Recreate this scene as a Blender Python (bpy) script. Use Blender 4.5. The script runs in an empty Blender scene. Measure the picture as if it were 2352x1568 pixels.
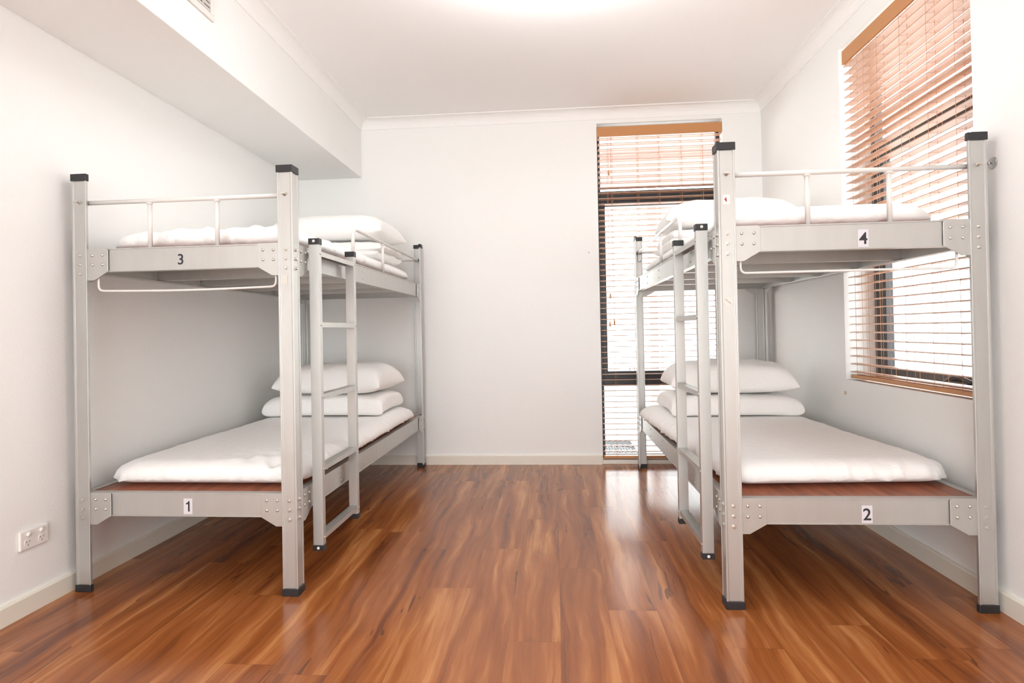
import bpy, bmesh, math, random
from mathutils import Vector, Matrix, noise
random.seed(7)
PI = math.pi
sc = bpy.context.scene
COL = sc.collection

# ------------------------------------------------------------------ camera
F_PX, CY_PX = 1309.93, 749.09
YAW, PITCH, ROLL, CAM_H = -0.0738, 0.0083, 0.0190, 1.0254
cam = bpy.data.cameras.new('camera')
cam.sensor_width = 36.0
cam.lens = F_PX / 2352 * 36.0
cam.shift_y = -(784 - CY_PX) / 2352
cam.clip_start = 0.02
co = bpy.data.objects.new('camera', cam)
COL.objects.link(co)
_cy, _sy, _cp, _sp, _cr, _sr = (math.cos(YAW), math.sin(YAW), math.cos(PITCH), math.sin(PITCH), math.cos(ROLL), math.sin(ROLL))
_x = Vector((_cy, -_sy, 0)); _y = Vector((_sy, _cy, 0)); _z = Vector((0, 0, 1))
_f = _cp * _y + _sp * _z; _u = -_sp * _y + _cp * _z
_r2 = _cr * _x - _sr * _u; _u2 = _sr * _x + _cr * _u
m = Matrix.Identity(4)
for i in range(3):
    m[i][0], m[i][1], m[i][2] = _r2[i], _u2[i], -_f[i]
m[2][3] = CAM_H
co.matrix_world = m
sc.camera = co

# ------------------------------------------------------------------ world, lights, exposure
SKY = 7.8
SUN = 5.0
REAR_FILL = 124.0
CEIL_FILL = 7.0
UP_FILL = 15.0
UP_FILL_NEAR = 5.0
EXPOSURE = 0.17
w = bpy.data.worlds.new('sky'); sc.world = w; w.use_nodes = True
nt = w.node_tree; nt.nodes.clear()
n_out = nt.nodes.new('ShaderNodeOutputWorld'); n_bg = nt.nodes.new('ShaderNodeBackground')
n_tc = nt.nodes.new('ShaderNodeTexCoord'); n_sep = nt.nodes.new('ShaderNodeSeparateXYZ'); n_rmp = nt.nodes.new('ShaderNodeValToRGB')
nt.links.new(n_tc.outputs['Generated'], n_sep.inputs[0]); nt.links.new(n_sep.outputs['Z'], n_rmp.inputs[0])
n_rmp.color_ramp.elements[0].position = 0.12; n_rmp.color_ramp.elements[0].color = (1.0, 1.0, 1.0, 1)     # sunlit haze near the horizon
n_rmp.color_ramp.elements[1].position = 0.62; n_rmp.color_ramp.elements[1].color = (0.50, 0.54, 0.60, 1)
nt.links.new(n_rmp.outputs[0], n_bg.inputs[0]); n_bg.inputs[1].default_value = SKY
nt.links.new(n_bg.outputs[0], n_out.inputs[0])

sun = bpy.data.lights.new('sun', 'SUN'); sun.energy = SUN; sun.angle = math.radians(2.0); sun.color = (1.0, 0.95, 0.88)
so = bpy.data.objects.new('sun', sun); COL.objects.link(so)
so.rotation_euler = Vector((-0.55, 0.16, -1.0)).to_track_quat('-Z', 'Y').to_euler()
so.location = (5, -1, 8)
# added frontal fill behind the camera; the end wall has no window
al = bpy.data.lights.new('rear_fill_light', 'AREA'); al.shape = 'RECTANGLE'; al.size = 2.3; al.size_y = 1.9; al.energy = REAR_FILL; al.color = (0.91, 0.975, 1.0)
ao = bpy.data.objects.new('rear_fill_light', al); COL.objects.link(ao); ao.location = (-0.5, -2.85, 1.15); ao.rotation_euler = (PI / 2, 0, 0)
# added soft fill facing down over the aisle, just outside the view
pn = bpy.data.lights.new('ceiling_fill_light', 'AREA'); pn.shape = 'RECTANGLE'; pn.size = 1.3; pn.size_y = 0.9; pn.energy = CEIL_FILL; pn.color = (0.92, 0.98, 1.0)
pno = bpy.data.objects.new('ceiling_fill_light', pn); COL.objects.link(pno); pno.location = (-0.32, 2.15, 2.685)
# added upward fill to brighten the ceiling, above the top edge of the view
pl = bpy.data.lights.new('upward_fill_light', 'AREA'); pl.energy = UP_FILL; pl.shape = 'DISK'; pl.size = 1.1; pl.color = (0.93, 0.98, 1.0)
po = bpy.data.objects.new('upward_fill_light', pl); COL.objects.link(po); po.location = (0.05, 2.15, 2.36); po.rotation_euler = (PI, 0, 0)     # faces up: lights the ceiling
# a second added upward fill, nearer the camera and out of view
p2 = bpy.data.lights.new('upward_fill_light', 'AREA'); p2.shape = 'DISK'; p2.size = 1.1; p2.energy = UP_FILL_NEAR; p2.color = (0.93, 0.98, 1.0)
p2o = bpy.data.objects.new('upward_fill_light', p2); COL.objects.link(p2o); p2o.location = (-0.2, 0.75, 2.36); p2o.rotation_euler = (PI, 0, 0)

sc.view_settings.view_transform = 'Standard'; sc.view_settings.look = 'None'
sc.view_settings.exposure = EXPOSURE; sc.view_settings.gamma = 1.0; sc.view_settings.use_curve_mapping = False
try:
    sc.cycles.max_bounces = 14; sc.cycles.diffuse_bounces = 8; sc.cycles.glossy_bounces = 4
    sc.cycles.transparent_max_bounces = 24; sc.cycles.transmission_bounces = 10
    sc.cycles.caustics_reflective = False; sc.cycles.caustics_refractive = False
    sc.cycles.sample_clamp_indirect = 8.0
except Exception:
    pass

# ------------------------------------------------------------------ fitted dimensions (metres)
XL, XR, YB, YF, ZC = -1.998, 1.5749, 4.3896, -3.0, 2.702
COVE = 0.0745
BHX, BHZ = -1.4893, 2.2534            # boxed beam over the left bed
BW, BL, BH = 0.9397, 2.1486, 1.70     # bed width, length, post height
P1, P2 = 0.0679, 0.0600               # post flanges
ZU, ZL = 1.393, 0.400                 # tops of the upper and lower rails

# ------------------------------------------------------------------ materials
def mat(name, col, rough=0.6, metal=0.0, bump=None, spec=0.5, sheen=0.0):
    mt = bpy.data.materials.new(name); mt.use_nodes = True
    b = mt.node_tree.nodes['Principled BSDF']
    b.inputs['Base Color'].default_value = (*col, 1); b.inputs['Roughness'].default_value = rough
    b.inputs['Metallic'].default_value = metal; b.inputs['Specular IOR Level'].default_value = spec
    if sheen: b.inputs['Sheen Weight'].default_value = sheen
    if bump:
        scale, strength, dist = bump
        t = mt.node_tree
        tc = t.nodes.new('ShaderNodeTexCoord'); nz = t.nodes.new('ShaderNodeTexNoise'); bp = t.nodes.new('ShaderNodeBump')
        nz.inputs['Scale'].default_value = scale; nz.inputs['Detail'].default_value = 3
        bp.inputs['Strength'].default_value = strength; bp.inputs['Distance'].default_value = dist
        t.links.new(tc.outputs['Object'], nz.inputs['Vector']); t.links.new(nz.outputs['Fac'], bp.inputs['Height'])
        t.links.new(bp.outputs[0], b.inputs['Normal'])
    return mt

class NT:
    """tiny helper for node graphs"""
    def __init__(s, mt): s.t = mt.node_tree; s.b = s.t.nodes['Principled BSDF']
    def n(s, kind, **kw):
        nd = s.t.nodes.new('ShaderNode' + kind)
        for k, v in kw.items():
            if hasattr(nd, k): setattr(nd, k, v)
        return nd
    def l(s, a, b): s.t.links.new(a, b)
    def val(s, sock, v): 
        if hasattr(v, 'is_linked') or hasattr(v, 'links'): s.l(v, sock)
        else: sock.default_value = v
    def math(s, op, a, b=0.0, c=None):
        nd = s.n('Math', operation=op); s.val(nd.inputs[0], a); s.val(nd.inputs[1], b)
        if c is not None: s.val(nd.inputs[2], c)
        return nd.outputs[0]
    def comb(s, x, y, z):
        nd = s.n('CombineXYZ'); s.val(nd.inputs[0], x); s.val(nd.inputs[1], y); s.val(nd.inputs[2], z); return nd.outputs[0]
    def noise(s, vec, scale, detail=2, rough=0.5, dist=0.0):
        nd = s.n('TexNoise'); s.l(vec, nd.inputs['Vector']); nd.inputs['Scale'].default_value = scale
        nd.inputs['Detail'].default_value = detail; nd.inputs['Roughness'].default_value = rough; nd.inputs['Distortion'].default_value = dist
        return nd.outputs['Fac']
    def ramp(s, fac, stops):
        nd = s.n('ValToRGB'); s.l(fac, nd.inputs[0]); cr = nd.color_ramp
        while len(cr.elements) < len(stops): cr.elements.new(0.5)
        for e, (p, c) in zip(cr.elements, stops): e.position = p; e.color = (*c, 1) if len(c) == 3 else c
        return nd.outputs[0]
    def mix(s, fac, a, b, mode='MIX'):
        nd = s.n('Mix', data_type='RGBA', blend_type=mode); s.val(nd.inputs[0], fac)
        for sock, v in ((nd.inputs[6], a), (nd.inputs[7], b)):
            if isinstance(v, tuple): sock.default_value = (*v, 1)
            else: s.l(v, sock)
        return nd.outputs[2]

def wall_mat(name, col, marks=()):
    mt = mat(name, col, 0.75, spec=0.25); g = NT(mt)
    tc = g.n('TexCoord'); v = tc.outputs['Object']
    h = g.math('ADD', g.noise(v, 130, 2), g.math('MULTIPLY', g.noise(v, 16, 2), 0.6))
    bp = g.n('Bump'); bp.inputs['Strength'].default_value = 0.16; bp.inputs['Distance'].default_value = 0.006
    g.l(h, bp.inputs['Height']); g.l(bp.outputs[0], g.b.inputs['Normal'])
    c = g.mix(g.math('MULTIPLY', g.noise(v, 1.3, 3), 0.12), col, tuple(x * 0.88 for x in col))
    for (px, py, pz, r, mc) in marks:      # small scuffs on the paint
        d = g.n('VectorMath', operation='DISTANCE'); g.l(v, d.inputs[0]); d.inputs[1].default_value = (px, py, pz)
        f = g.math('LESS_THAN', g.math('ADD', d.outputs['Value'], g.math('MULTIPLY', g.noise(v, 60, 2), r * 0.9)), r * 1.35)
        c = g.mix(g.math('MULTIPLY', f, 0.7), c, mc)
    g.l(c, g.b.inputs['Base Color'])
    return mt

M = {}
WALLC = (0.878, 0.880, 0.866)
M['wall'] = wall_mat('wall_paint', WALLC)
M['wall_r'] = wall_mat('wall_paint_right', WALLC, [(XR, 3.235, 0.655, 0.013, (0.55, 0.36, 0.22))])
M['wall_b'] = wall_mat('wall_paint_back', WALLC, [(0.275, YB, 1.615, 0.008, (0.5, 0.48, 0.47))])
M['ceil'] = mat('ceiling_paint', (0.90, 0.895, 0.89), 0.85, spec=0.2)
M['cornice'] = mat('cornice_paint', (0.89, 0.885, 0.875), 0.6, spec=0.3)
M['skirt'] = mat('baseboard_gloss', (0.80, 0.76, 0.67), 0.35)
M['white_plastic'] = mat('white_plastic', (0.82, 0.79, 0.76), 0.35)
M['black'] = mat('black_plastic', (0.018, 0.018, 0.02), 0.45)
M['dark'] = mat('painted_vent_shade', (0.02, 0.018, 0.016), 0.8)  # near-black colour standing in for shade inside the air vent
M['winframe'] = mat('black_window_aluminium', (0.030, 0.028, 0.032), 0.4)
M['tube'] = mat('white_tube', (0.72, 0.705, 0.68), 0.3)
M['bolt'] = mat('zinc_bolt', (0.62, 0.60, 0.56), 0.28, 0.9)
M['steel'] = mat('chrome', (0.7, 0.7, 0.7), 0.15, 1.0)
M['label'] = mat('label_plate', (0.66, 0.64, 0.68), 0.5)
M['ink'] = mat('black_ink', (0.02, 0.02, 0.025), 0.5)
M['greyink'] = mat('grey_ink', (0.30, 0.26, 0.24), 0.5)
M['red'] = mat('red_ink', (0.42, 0.03, 0.025), 0.4)
M['disc'] = mat('sticker_paper', (0.72, 0.66, 0.62), 0.6)
M['tape'] = mat('old_tape', (0.60, 0.57, 0.52), 0.5)
M['cord'] = mat('blind_cord', (0.55, 0.30, 0.18), 0.8)
M['valance'] = mat('orange_brown_wood', (0.54, 0.25, 0.095), 0.42)
M['tassel'] = mat('wood_tassel', (0.60, 0.33, 0.16), 0.5)
M['fence'] = mat('white_steel_fence', (0.80, 0.81, 0.82), 0.5)
M['paving'] = mat('pale_paving', (0.72, 0.70, 0.68), 0.9, bump=(60, 0.3, 0.01))
M['post'] = mat('pink_post_paint', (0.62, 0.40, 0.36), 0.6)
M['patio_roof'] = mat('patio_roof_sheet', (0.74, 0.70, 0.70), 0.6)
M['leaf'] = mat('leaf_green', (0.30, 0.45, 0.22), 0.6)
M['bark'] = mat('bark', (0.2, 0.14, 0.1), 0.9)

# satin aluminium with a faint brushed grain running down the profile
mt = mat('satin_aluminium', (0.54, 0.535, 0.515), 0.4, 0.8); g = NT(mt); M['alu'] = mt
tc = g.n('TexCoord'); mp = g.n('Mapping'); g.l(tc.outputs['Object'], mp.inputs[0]); mp.inputs['Scale'].default_value = (90, 90, 3)
f = g.noise(mp.outputs[0], 6, 3)
g.l(g.math('MULTIPLY_ADD', f, 0.14, 0.34), g.b.inputs['Roughness'])
mp2 = g.n('Mapping'); g.l(tc.outputs['Object'], mp2.inputs[0]); mp2.inputs['Scale'].default_value = (5, 5, 1)
g.l(g.mix(g.noise(mp2.outputs[0], 5, 4), (0.51, 0.505, 0.485), (0.58, 0.575, 0.555)), g.b.inputs['Base Color'])

# bed cloth: white cotton with a woven satin stripe and fine crumple
mt = mat('white_cotton', (0.90, 0.888, 0.872), 0.85, spec=0.2, sheen=0.25); g = NT(mt); M['cloth'] = mt
tc = g.n('TexCoord'); v = tc.outputs['Object']
sep = g.n('SeparateXYZ'); g.l(v, sep.inputs[0])
stripe = g.math('SINE', g.math('MULTIPLY', sep.outputs['Y'], 480.0))
mpc = g.n('Mapping'); g.l(v, mpc.inputs[0]); mpc.inputs['Scale'].default_value = (1, 1, 1)
h = g.math('ADD', g.math('MULTIPLY', stripe, 0.018), g.math('MULTIPLY', g.noise(v, 14, 4, 0.6, 1.4), 1.0))
bp = g.n('Bump'); bp.inputs['Strength'].default_value = 0.22; bp.inputs['Distance'].default_value = 0.02
g.l(h, bp.inputs['Height']); g.l(bp.outputs[0], g.b.inputs['Normal'])

# red-brown board of the bunk deck
mt = mat('red_brown_deck_board', (0.3, 0.09, 0.04), 0.38); g = NT(mt); M['deck'] = mt
tc = g.n('TexCoord'); mp = g.n('Mapping'); g.l(tc.outputs['Object'], mp.inputs[0]); mp.inputs['Rotation'].default_value = (0, 0, 0.5); mp.inputs['Scale'].default_value = (18, 1.6, 1)
f = g.noise(mp.outputs[0], 2.2, 5, 0.6, 0.6)
g.l(g.ramp(f, [(0.3, (0.17, 0.045, 0.02)), (0.5, (0.30, 0.085, 0.035)), (0.72, (0.42, 0.14, 0.06))]), g.b.inputs['Base Color'])
M['deck_under'] = mat('deck_underside', (0.55, 0.49, 0.42), 0.6)

# translucent timber slats
mt = bpy.data.materials.new('blind_slat_timber'); mt.use_nodes = True; g = NT(mt); M['slat'] = mt
g.b.inputs['Base Color'].default_value = (0.68, 0.46, 0.34, 1); g.b.inputs['Roughness'].default_value = 0.35
tr = g.n('BsdfTranslucent'); tr.inputs['Color'].default_value = (0.80, 0.58, 0.46, 1)
ms = g.n('MixShader'); ms.inputs[0].default_value = 0.27
g.l(g.b.outputs[0], ms.inputs[1]); g.l(tr.outputs[0], ms.inputs[2])
g.l(ms.outputs[0], mt.node_tree.nodes['Material Output'].inputs['Surface'])

# window glass: a thin clear pane
mt = bpy.data.materials.new('window_glass'); mt.use_nodes = True; g = NT(mt); M['glass'] = mt
gl = g.n('BsdfGlossy'); gl.inputs['Roughness'].default_value = 0.02
tp = g.n('BsdfTransparent'); tp.inputs['Color'].default_value = (0.95, 0.97, 0.96, 1)
fr = g.n('LayerWeight'); fr.inputs['Blend'].default_value = 0.5
rf = g.math('MULTIPLY_ADD', g.math('POWER', fr.outputs['Facing'], 5.0), 0.5, 0.02)
ms = g.n('MixShader'); g.l(rf, ms.inputs[0]); g.l(tp.outputs[0], ms.inputs[1]); g.l(gl.outputs[0], ms.inputs[2])
g.l(ms.outputs[0], mt.node_tree.nodes['Material Output'].inputs['Surface'])
# clear plastic
mt = bpy.data.materials.new('clear_plastic'); mt.use_nodes = True; g = NT(mt); M['clear'] = mt
gl = g.n('BsdfGlossy'); gl.inputs['Roughness'].default_value = 0.1
tp = g.n('BsdfTransparent'); tp.inputs['Color'].default_value = (0.92, 0.92, 0.92, 1)
ms = g.n('MixShader'); ms.inputs[0].default_value = 0.25; g.l(tp.outputs[0], ms.inputs[1]); g.l(gl.outputs[0], ms.inputs[2])
g.l(ms.outputs[0], mt.node_tree.nodes['Material Output'].inputs['Surface'])

# vinyl plank floor
mt = mat('vinyl_plank_floor', (0.4, 0.16, 0.07), 0.3); g = NT(mt); M['floor'] = mt
tc = g.n('TexCoord'); sep = g.n('SeparateXYZ'); g.l(tc.outputs['Object'], sep.inputs[0])
X, Y = sep.outputs['X'], sep.outputs['Y']
PW, PLEN = 0.176, 1.22
row = g.math('FLOOR', g.math('DIVIDE', g.math('ADD', X, 10.03), PW))
wn = g.n('TexWhiteNoise', noise_dimensions='1D'); g.l(row, wn.inputs['W'])
yo = g.math('ADD', g.math('ADD', Y, 20.0), g.math('MULTIPLY', wn.outputs['Value'], PLEN))
coln = g.math('FLOOR', g.math('DIVIDE', yo, PLEN))
wn2 = g.n('TexWhiteNoise', noise_dimensions='2D'); g.l(g.comb(row, coln, 0.0), wn2.inputs['Vector'])
rnd = wn2.outputs['Value']
fx = g.math('FRACT', g.math('DIVIDE', g.math('ADD', X, 10.03), PW)); fy = g.math('FRACT', g.math('DIVIDE', yo, PLEN))
ex = g.math('MULTIPLY', g.math('MINIMUM', fx, g.math('SUBTRACT', 1.0, fx)), PW)
ey = g.math('MULTIPLY', g.math('MINIMUM', fy, g.math('SUBTRACT', 1.0, fy)), PLEN)
seam = g.math('LESS_THAN', g.math('MINIMUM', ex, ey), 0.0011)
# wandering grain
wob = g.math('MULTIPLY', g.math('SUBTRACT', g.noise(g.comb(g.math('MULTIPLY', X, 3.0), g.math('MULTIPLY', Y, 1.7), g.math('MULTIPLY', rnd, 40.0)), 1.0, 3), 0.5), 0.10)
gx = g.math('ADD', X, wob)
V1 = g.comb(g.math('MULTIPLY', gx, 16.0), g.math('MULTIPLY', Y, 0.9), g.math('MULTIPLY', rnd, 60.0))
n1 = g.noise(V1, 1.0, 4, 0.55, 0.35)
V2 = g.comb(g.math('MULTIPLY', gx, 60.0), g.math('MULTIPLY', Y, 3.0), g.math('MULTIPLY', rnd, 31.0))
n2 = g.noise(V2, 1.0, 4, 0.6, 0.2)
V3 = g.comb(g.math('MULTIPLY', gx, 230.0), g.math('MULTIPLY', Y, 9.0), rnd)
n3 = g.noise(V3, 1.0, 2, 0.5, 0.0)
tone = g.math('ADD', g.math('ADD', g.math('MULTIPLY', n1, 0.80), g.math('MULTIPLY', n2, 0.16)), g.math('MULTIPLY', g.math('SUBTRACT', rnd, 0.5), 0.05))
c = g.ramp(tone, [(0.28, (0.120, 0.034, 0.012)), (0.40, (0.250, 0.074, 0.020)), (0.50, (0.325, 0.104, 0.029)), (0.575, (0.425, 0.160, 0.050)), (0.66, (0.55, 0.245, 0.092))])
c = g.mix(g.math('MULTIPLY', g.math('SUBTRACT', n3, 0.5), 0.5), c, (0.12, 0.04, 0.015))
# dark gum veins and knots
vv = g.noise(g.comb(g.math('MULTIPLY', gx, 15.0), g.math('MULTIPLY', Y, 0.8), g.math('ADD', 7.0, g.math('MULTIPLY', rnd, 50.0))), 1.0, 2, 0.5, 0.15)
vein = g.math('MULTIPLY', g.math('LESS_THAN', g.math('ABSOLUTE', g.math('SUBTRACT', vv, 0.5)), 0.010), g.math('GREATER_THAN', g.noise(g.comb(g.math('MULTIPLY', X, 5.0), g.math('MULTIPLY', Y, 2.2), g.math('MULTIPLY', rnd, 20.0)), 1.0, 2), 0.62))
c = g.mix(g.math('MULTIPLY', vein, 0.65), c, (0.075, 0.026, 0.012))
vo = g.n('TexVoronoi', feature='F1'); vo.inputs['Scale'].default_value = 1.0
g.l(g.comb(g.math('MULTIPLY', gx, 3.2), g.math('MULTIPLY', Y, 1.5), g.math('MULTIPLY', rnd, 4.0)), vo.inputs['Vector'])
kd = g.math('ADD', vo.outputs['Distance'], g.math('MULTIPLY', g.noise(g.comb(g.math('MULTIPLY', X, 40.0), g.math('MULTIPLY', Y, 22.0), 0.0), 1.0, 3), 0.10))
knot = g.ramp(kd, [(0.10, (1, 1, 1)), (0.15, (0.35, 0.35, 0.35)), (0.19, (0, 0, 0))])
kn = g.n('SeparateColor'); g.l(knot, kn.inputs[0])
c = g.mix(g.math('MULTIPLY', kn.outputs[0], 0.55), c, (0.10, 0.036, 0.018))
c = g.mix(g.math('MULTIPLY', seam, 0.35), c, (0.10, 0.035, 0.015))
g.l(c, g.b.inputs['Base Color'])
g.l(g.math('MULTIPLY_ADD', n2, 0.14, 0.11), g.b.inputs['Roughness'])
hgt = g.math('SUBTRACT', g.math('ADD', g.math('MULTIPLY', n3, 0.5), g.math('MULTIPLY', n2, 0.5)), g.math('MULTIPLY', seam, 1.2))
g.b.inputs['Specular IOR Level'].default_value = 0.5; g.b.inputs['Coat Weight'].default_value = 0.0; g.b.inputs['Coat Roughness'].default_value = 0.16; g.b.inputs['Coat IOR'].default_value = 1.5
bp = g.n('Bump'); bp.inputs['Strength'].default_value = 0.10; bp.inputs['Distance'].default_value = 0.004
g.l(hgt, bp.inputs['Height']); g.l(bp.outputs[0], g.b.inputs['Normal'])

# ------------------------------------------------------------------ mesh helpers
def new_bm(): return bmesh.new()

def box(bm, x0, x1, y0, y1, z0, z1, mi=0):
    vs = [bm.verts.new((x, y, z)) for z in (z0, z1) for y in (y0, y1) for x in (x0, x1)]
    for f in ((0, 2, 3, 1), (4, 5, 7, 6), (0, 1, 5, 4), (2, 6, 7, 3), (0, 4, 6, 2), (1, 3, 7, 5)):
        fc = bm.faces.new([vs[i] for i in f]); fc.material_index = mi
    return vs

def prism(bm, poly, to3, a, b, mi=0):
    """extrude a 2-D polygon; to3(u, v, t) gives the point at depth t"""
    A = [bm.verts.new(to3(u, v, a)) for u, v in poly]; B = [bm.verts.new(to3(u, v, b)) for u, v in poly]
    n = len(poly)
    bm.faces.new(A).material_index = mi; bm.faces.new(B[::-1]).material_index = mi
    for i in range(n):
        bm.faces.new((A[i], B[i], B[(i + 1) % n], A[(i + 1) % n])).material_index = mi

def tube(bm, pts, r, seg=12, cap=True):
    pts = [Vector(p) for p in pts]; rings = []
    t0 = (pts[1] - pts[0]).normalized()
    ref = Vector((0, 0, 1)) if abs(t0.z) < 0.9 else Vector((1, 0, 0))
    nrm = (ref - t0 * ref.dot(t0)).normalized()
    for i, p in enumerate(pts):
        t = (pts[min(i + 1, len(pts) - 1)] - pts[max(i - 1, 0)]).normalized()
        nrm = (nrm - t * nrm.dot(t)).normalized(); b = t.cross(nrm)
        rings.append([bm.verts.new(p + r * (math.cos(2 * PI * k / seg) * nrm + math.sin(2 * PI * k / seg) * b)) for k in range(seg)])
    for a, b in zip(rings, rings[1:]):
        for k in range(seg):
            f = bm.faces.new((a[k], a[(k + 1) % seg], b[(k + 1) % seg], b[k])); f.smooth = True
    if cap: bm.faces.new(rings[0][::-1]); bm.faces.new(rings[-1])

def bend(pts, rad, n=7):
    """round the corners of a polyline"""
    pts = [Vector(p) for p in pts]; out = [pts[0]]
    for a, b, c in zip(pts, pts[1:], pts[2:]):
        d1 = (a - b).normalized(); d2 = (c - b).normalized()
        p1 = b + d1 * rad; p2 = b + d2 * rad
        for k in range(n + 1):
            t = k / n; out.append((1 - t) ** 2 * p1 + 2 * t * (1 - t) * b + t * t * p2)
    out.append(pts[-1]); return out

def lathe(bm, prof, origin, axis, seg=14):
    axis = Vector(axis).normalized(); origin = Vector(origin)
    ref = Vector((0, 0, 1)) if abs(axis.z) < 0.9 else Vector((1, 0, 0))
    u = (ref - axis * ref.dot(axis)).normalized(); v = axis.cross(u); rings = []
    for r, h in prof:
        if r < 1e-6: rings.append([bm.verts.new(origin + axis * h)])
        else: rings.append([bm.verts.new(origin + axis * h + r * (math.cos(2 * PI * k / seg) * u + math.sin(2 * PI * k / seg) * v)) for k in range(seg)])
    for a, b in zip(rings, rings[1:]):
        for k in range(seg):
            if len(a) == 1 and len(b) == 1: continue
            if len(a) == 1: f = bm.faces.new((a[0], b[k], b[(k + 1) % seg]))
            elif len(b) == 1: f = bm.faces.new((a[k], a[(k + 1) % seg], b[0]))
            else: f = bm.faces.new((a[k], a[(k + 1) % seg], b[(k + 1) % seg], b[k]))
            f.smooth = True
    if len(rings[0]) > 1: bm.faces.new(rings[0][::-1])
    if len(rings[-1]) > 1: bm.faces.new(rings[-1])

def finish(name, bm, materials, parent=None, bevel=0.0, smooth=False, recalc=True):
    if recalc: bmesh.ops.recalc_face_normals(bm, faces=bm.faces[:])
    if smooth:
        for f in bm.faces: f.smooth = True
    me = bpy.data.meshes.new(name); bm.to_mesh(me); bm.free()
    for mm in (materials if isinstance(materials, (list, tuple)) else [materials]): me.materials.append(M[mm])
    o = bpy.data.objects.new(name, me); COL.objects.link(o)
    if parent: o.parent = parent
    if bevel:
        b = o.modifiers.new('bevel', 'BEVEL'); b.width = bevel; b.segments = 2; b.limit_method = 'ANGLE'; b.angle_limit = math.radians(40)
    return o

def share(name, me, parent, loc=(0, 0, 0), rot=(0, 0, 0)):
    o = bpy.data.objects.new(name, me); COL.objects.link(o); o.parent = parent; o.location = loc; o.rotation_euler = rot; return o

def empty(name, loc=(0, 0, 0), rz=0.0, parent=None):
    o = bpy.data.objects.new(name, None); COL.objects.link(o); o.location = loc; o.rotation_euler = (0, 0, rz); o.empty_display_size = 0.1
    if parent: o.parent = parent
    return o

def tag(o, label=None, cat=None, group=None, kind=None):
    if label: o['label'] = label
    if cat: o['category'] = cat
    if group: o['group'] = group
    if kind: o['kind'] = kind
    return o

def text_bm(body, size, bold=0.0):
    cu = bpy.data.curves.new('tmp', 'FONT'); cu.body = body; cu.size = size; cu.align_x = 'CENTER'; cu.align_y = 'CENTER'; cu.offset = bold; cu.extrude = 0.0003
    o = bpy.data.objects.new('tmp', cu); COL.objects.link(o)
    dg = bpy.context.evaluated_depsgraph_get(); me = bpy.data.meshes.new_from_object(o.evaluated_get(dg))
    bm = bmesh.new(); bm.from_mesh(me)
    bpy.data.objects.remove(o); bpy.data.curves.remove(cu); bpy.data.meshes.remove(me)
    xs = [v.co.x for v in bm.verts]; ys = [v.co.y for v in bm.verts]
    bmesh.ops.translate(bm, verts=bm.verts[:], vec=(-(max(xs) + min(xs)) / 2, -(max(ys) + min(ys)) / 2, 0))
    return bm

# ================================================================== the room
bm = new_bm(); box(bm, XL - .12, XR + .12, YF - .1, YB + .1, -0.08, 0.0); tag(finish('floor', bm, 'floor'), kind='structure')
bm = new_bm(); box(bm, XL - .12, XR + .23, YF - .1, YB + .13, ZC, ZC + .1); tag(finish('ceiling', bm, 'ceil'), kind='structure')
bm = new_bm(); box(bm, XL - .12, XL, YF, YB + .12, 0, ZC); tag(finish('wall_left', bm, 'wall'), kind='structure')
bm = new_bm(); box(bm, XL - .12, XR + .23, YF - .12, YF, 0, ZC); tag(finish('wall_front', bm, 'wall'), kind='structure')
W1 = (0.352, 1.290, 0.030, 2.598)       # back window opening: x0 x1 z0 z1
WD = 0.13
bm = new_bm()
box(bm, XL, W1[0], YB, YB + WD, 0, ZC); box(bm, W1[1], XR, YB, YB + WD, 0, ZC)
box(bm, W1[0], W1[1], YB, YB + WD, W1[3], ZC); box(bm, W1[0], W1[1], YB + .012, YB + WD, 0, W1[2])
tag(finish('wall_back', bm, 'wall_b'), kind='structure')
W2 = (2.246, 3.224, 0.730, 2.524)       # right window opening: y0 y1 z0 z1
bm = new_bm()
box(bm, XR, XR + .23, YF, W2[0], 0, ZC); box(bm, XR, XR + .23, W2[1], YB + WD, 0, ZC)
box(bm, XR, XR + .23, W2[0], W2[1], 0, W2[2]); box(bm, XR, XR + .23, W2[0], W2[1], W2[3], ZC)
tag(finish('wall_right', bm, 'wall_r'), kind='structure')
# boxed bulkhead along the left wall
bm = new_bm(); box(bm, XL, BHX, YF, YB, BHZ, ZC); tag(finish('trim_1', bm, 'wall', bevel=0.003), kind='structure')
# cove cornice round bulkhead, back wall and right wall
prof = [(0, -COVE), (.006, -COVE), (.007, -COVE + .007)]
for k in range(9):
    a = k / 8 * PI / 2
    prof.append((COVE - .007 - (COVE - .014) * math.cos(a), -COVE + .007 + (COVE - .014) * math.sin(a)))
prof += [(COVE - .006, -.006), (COVE, -.006), (COVE, 0), (0, 0)]
bm = new_bm(); rings = []
for (x, y, dx, dy) in ((BHX, YF, 1, 0), (BHX, YB, 1, -1), (XR, YB, -1, -1), (XR, YF, -1, 0)):
    rings.append([bm.verts.new((x + dx * u, y + dy * u, ZC + v)) for u, v in prof])
for a, b in zip(rings, rings[1:]):
    for k in range(len(prof)):
        bm.faces.new((a[k], a[(k + 1) % len(prof)], b[(k + 1) % len(prof)], b[k]))
bm.faces.new(rings[0]); bm.faces.new(rings[-1][::-1])
tag(finish('trim_2', bm, 'cornice'), kind='structure')
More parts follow.
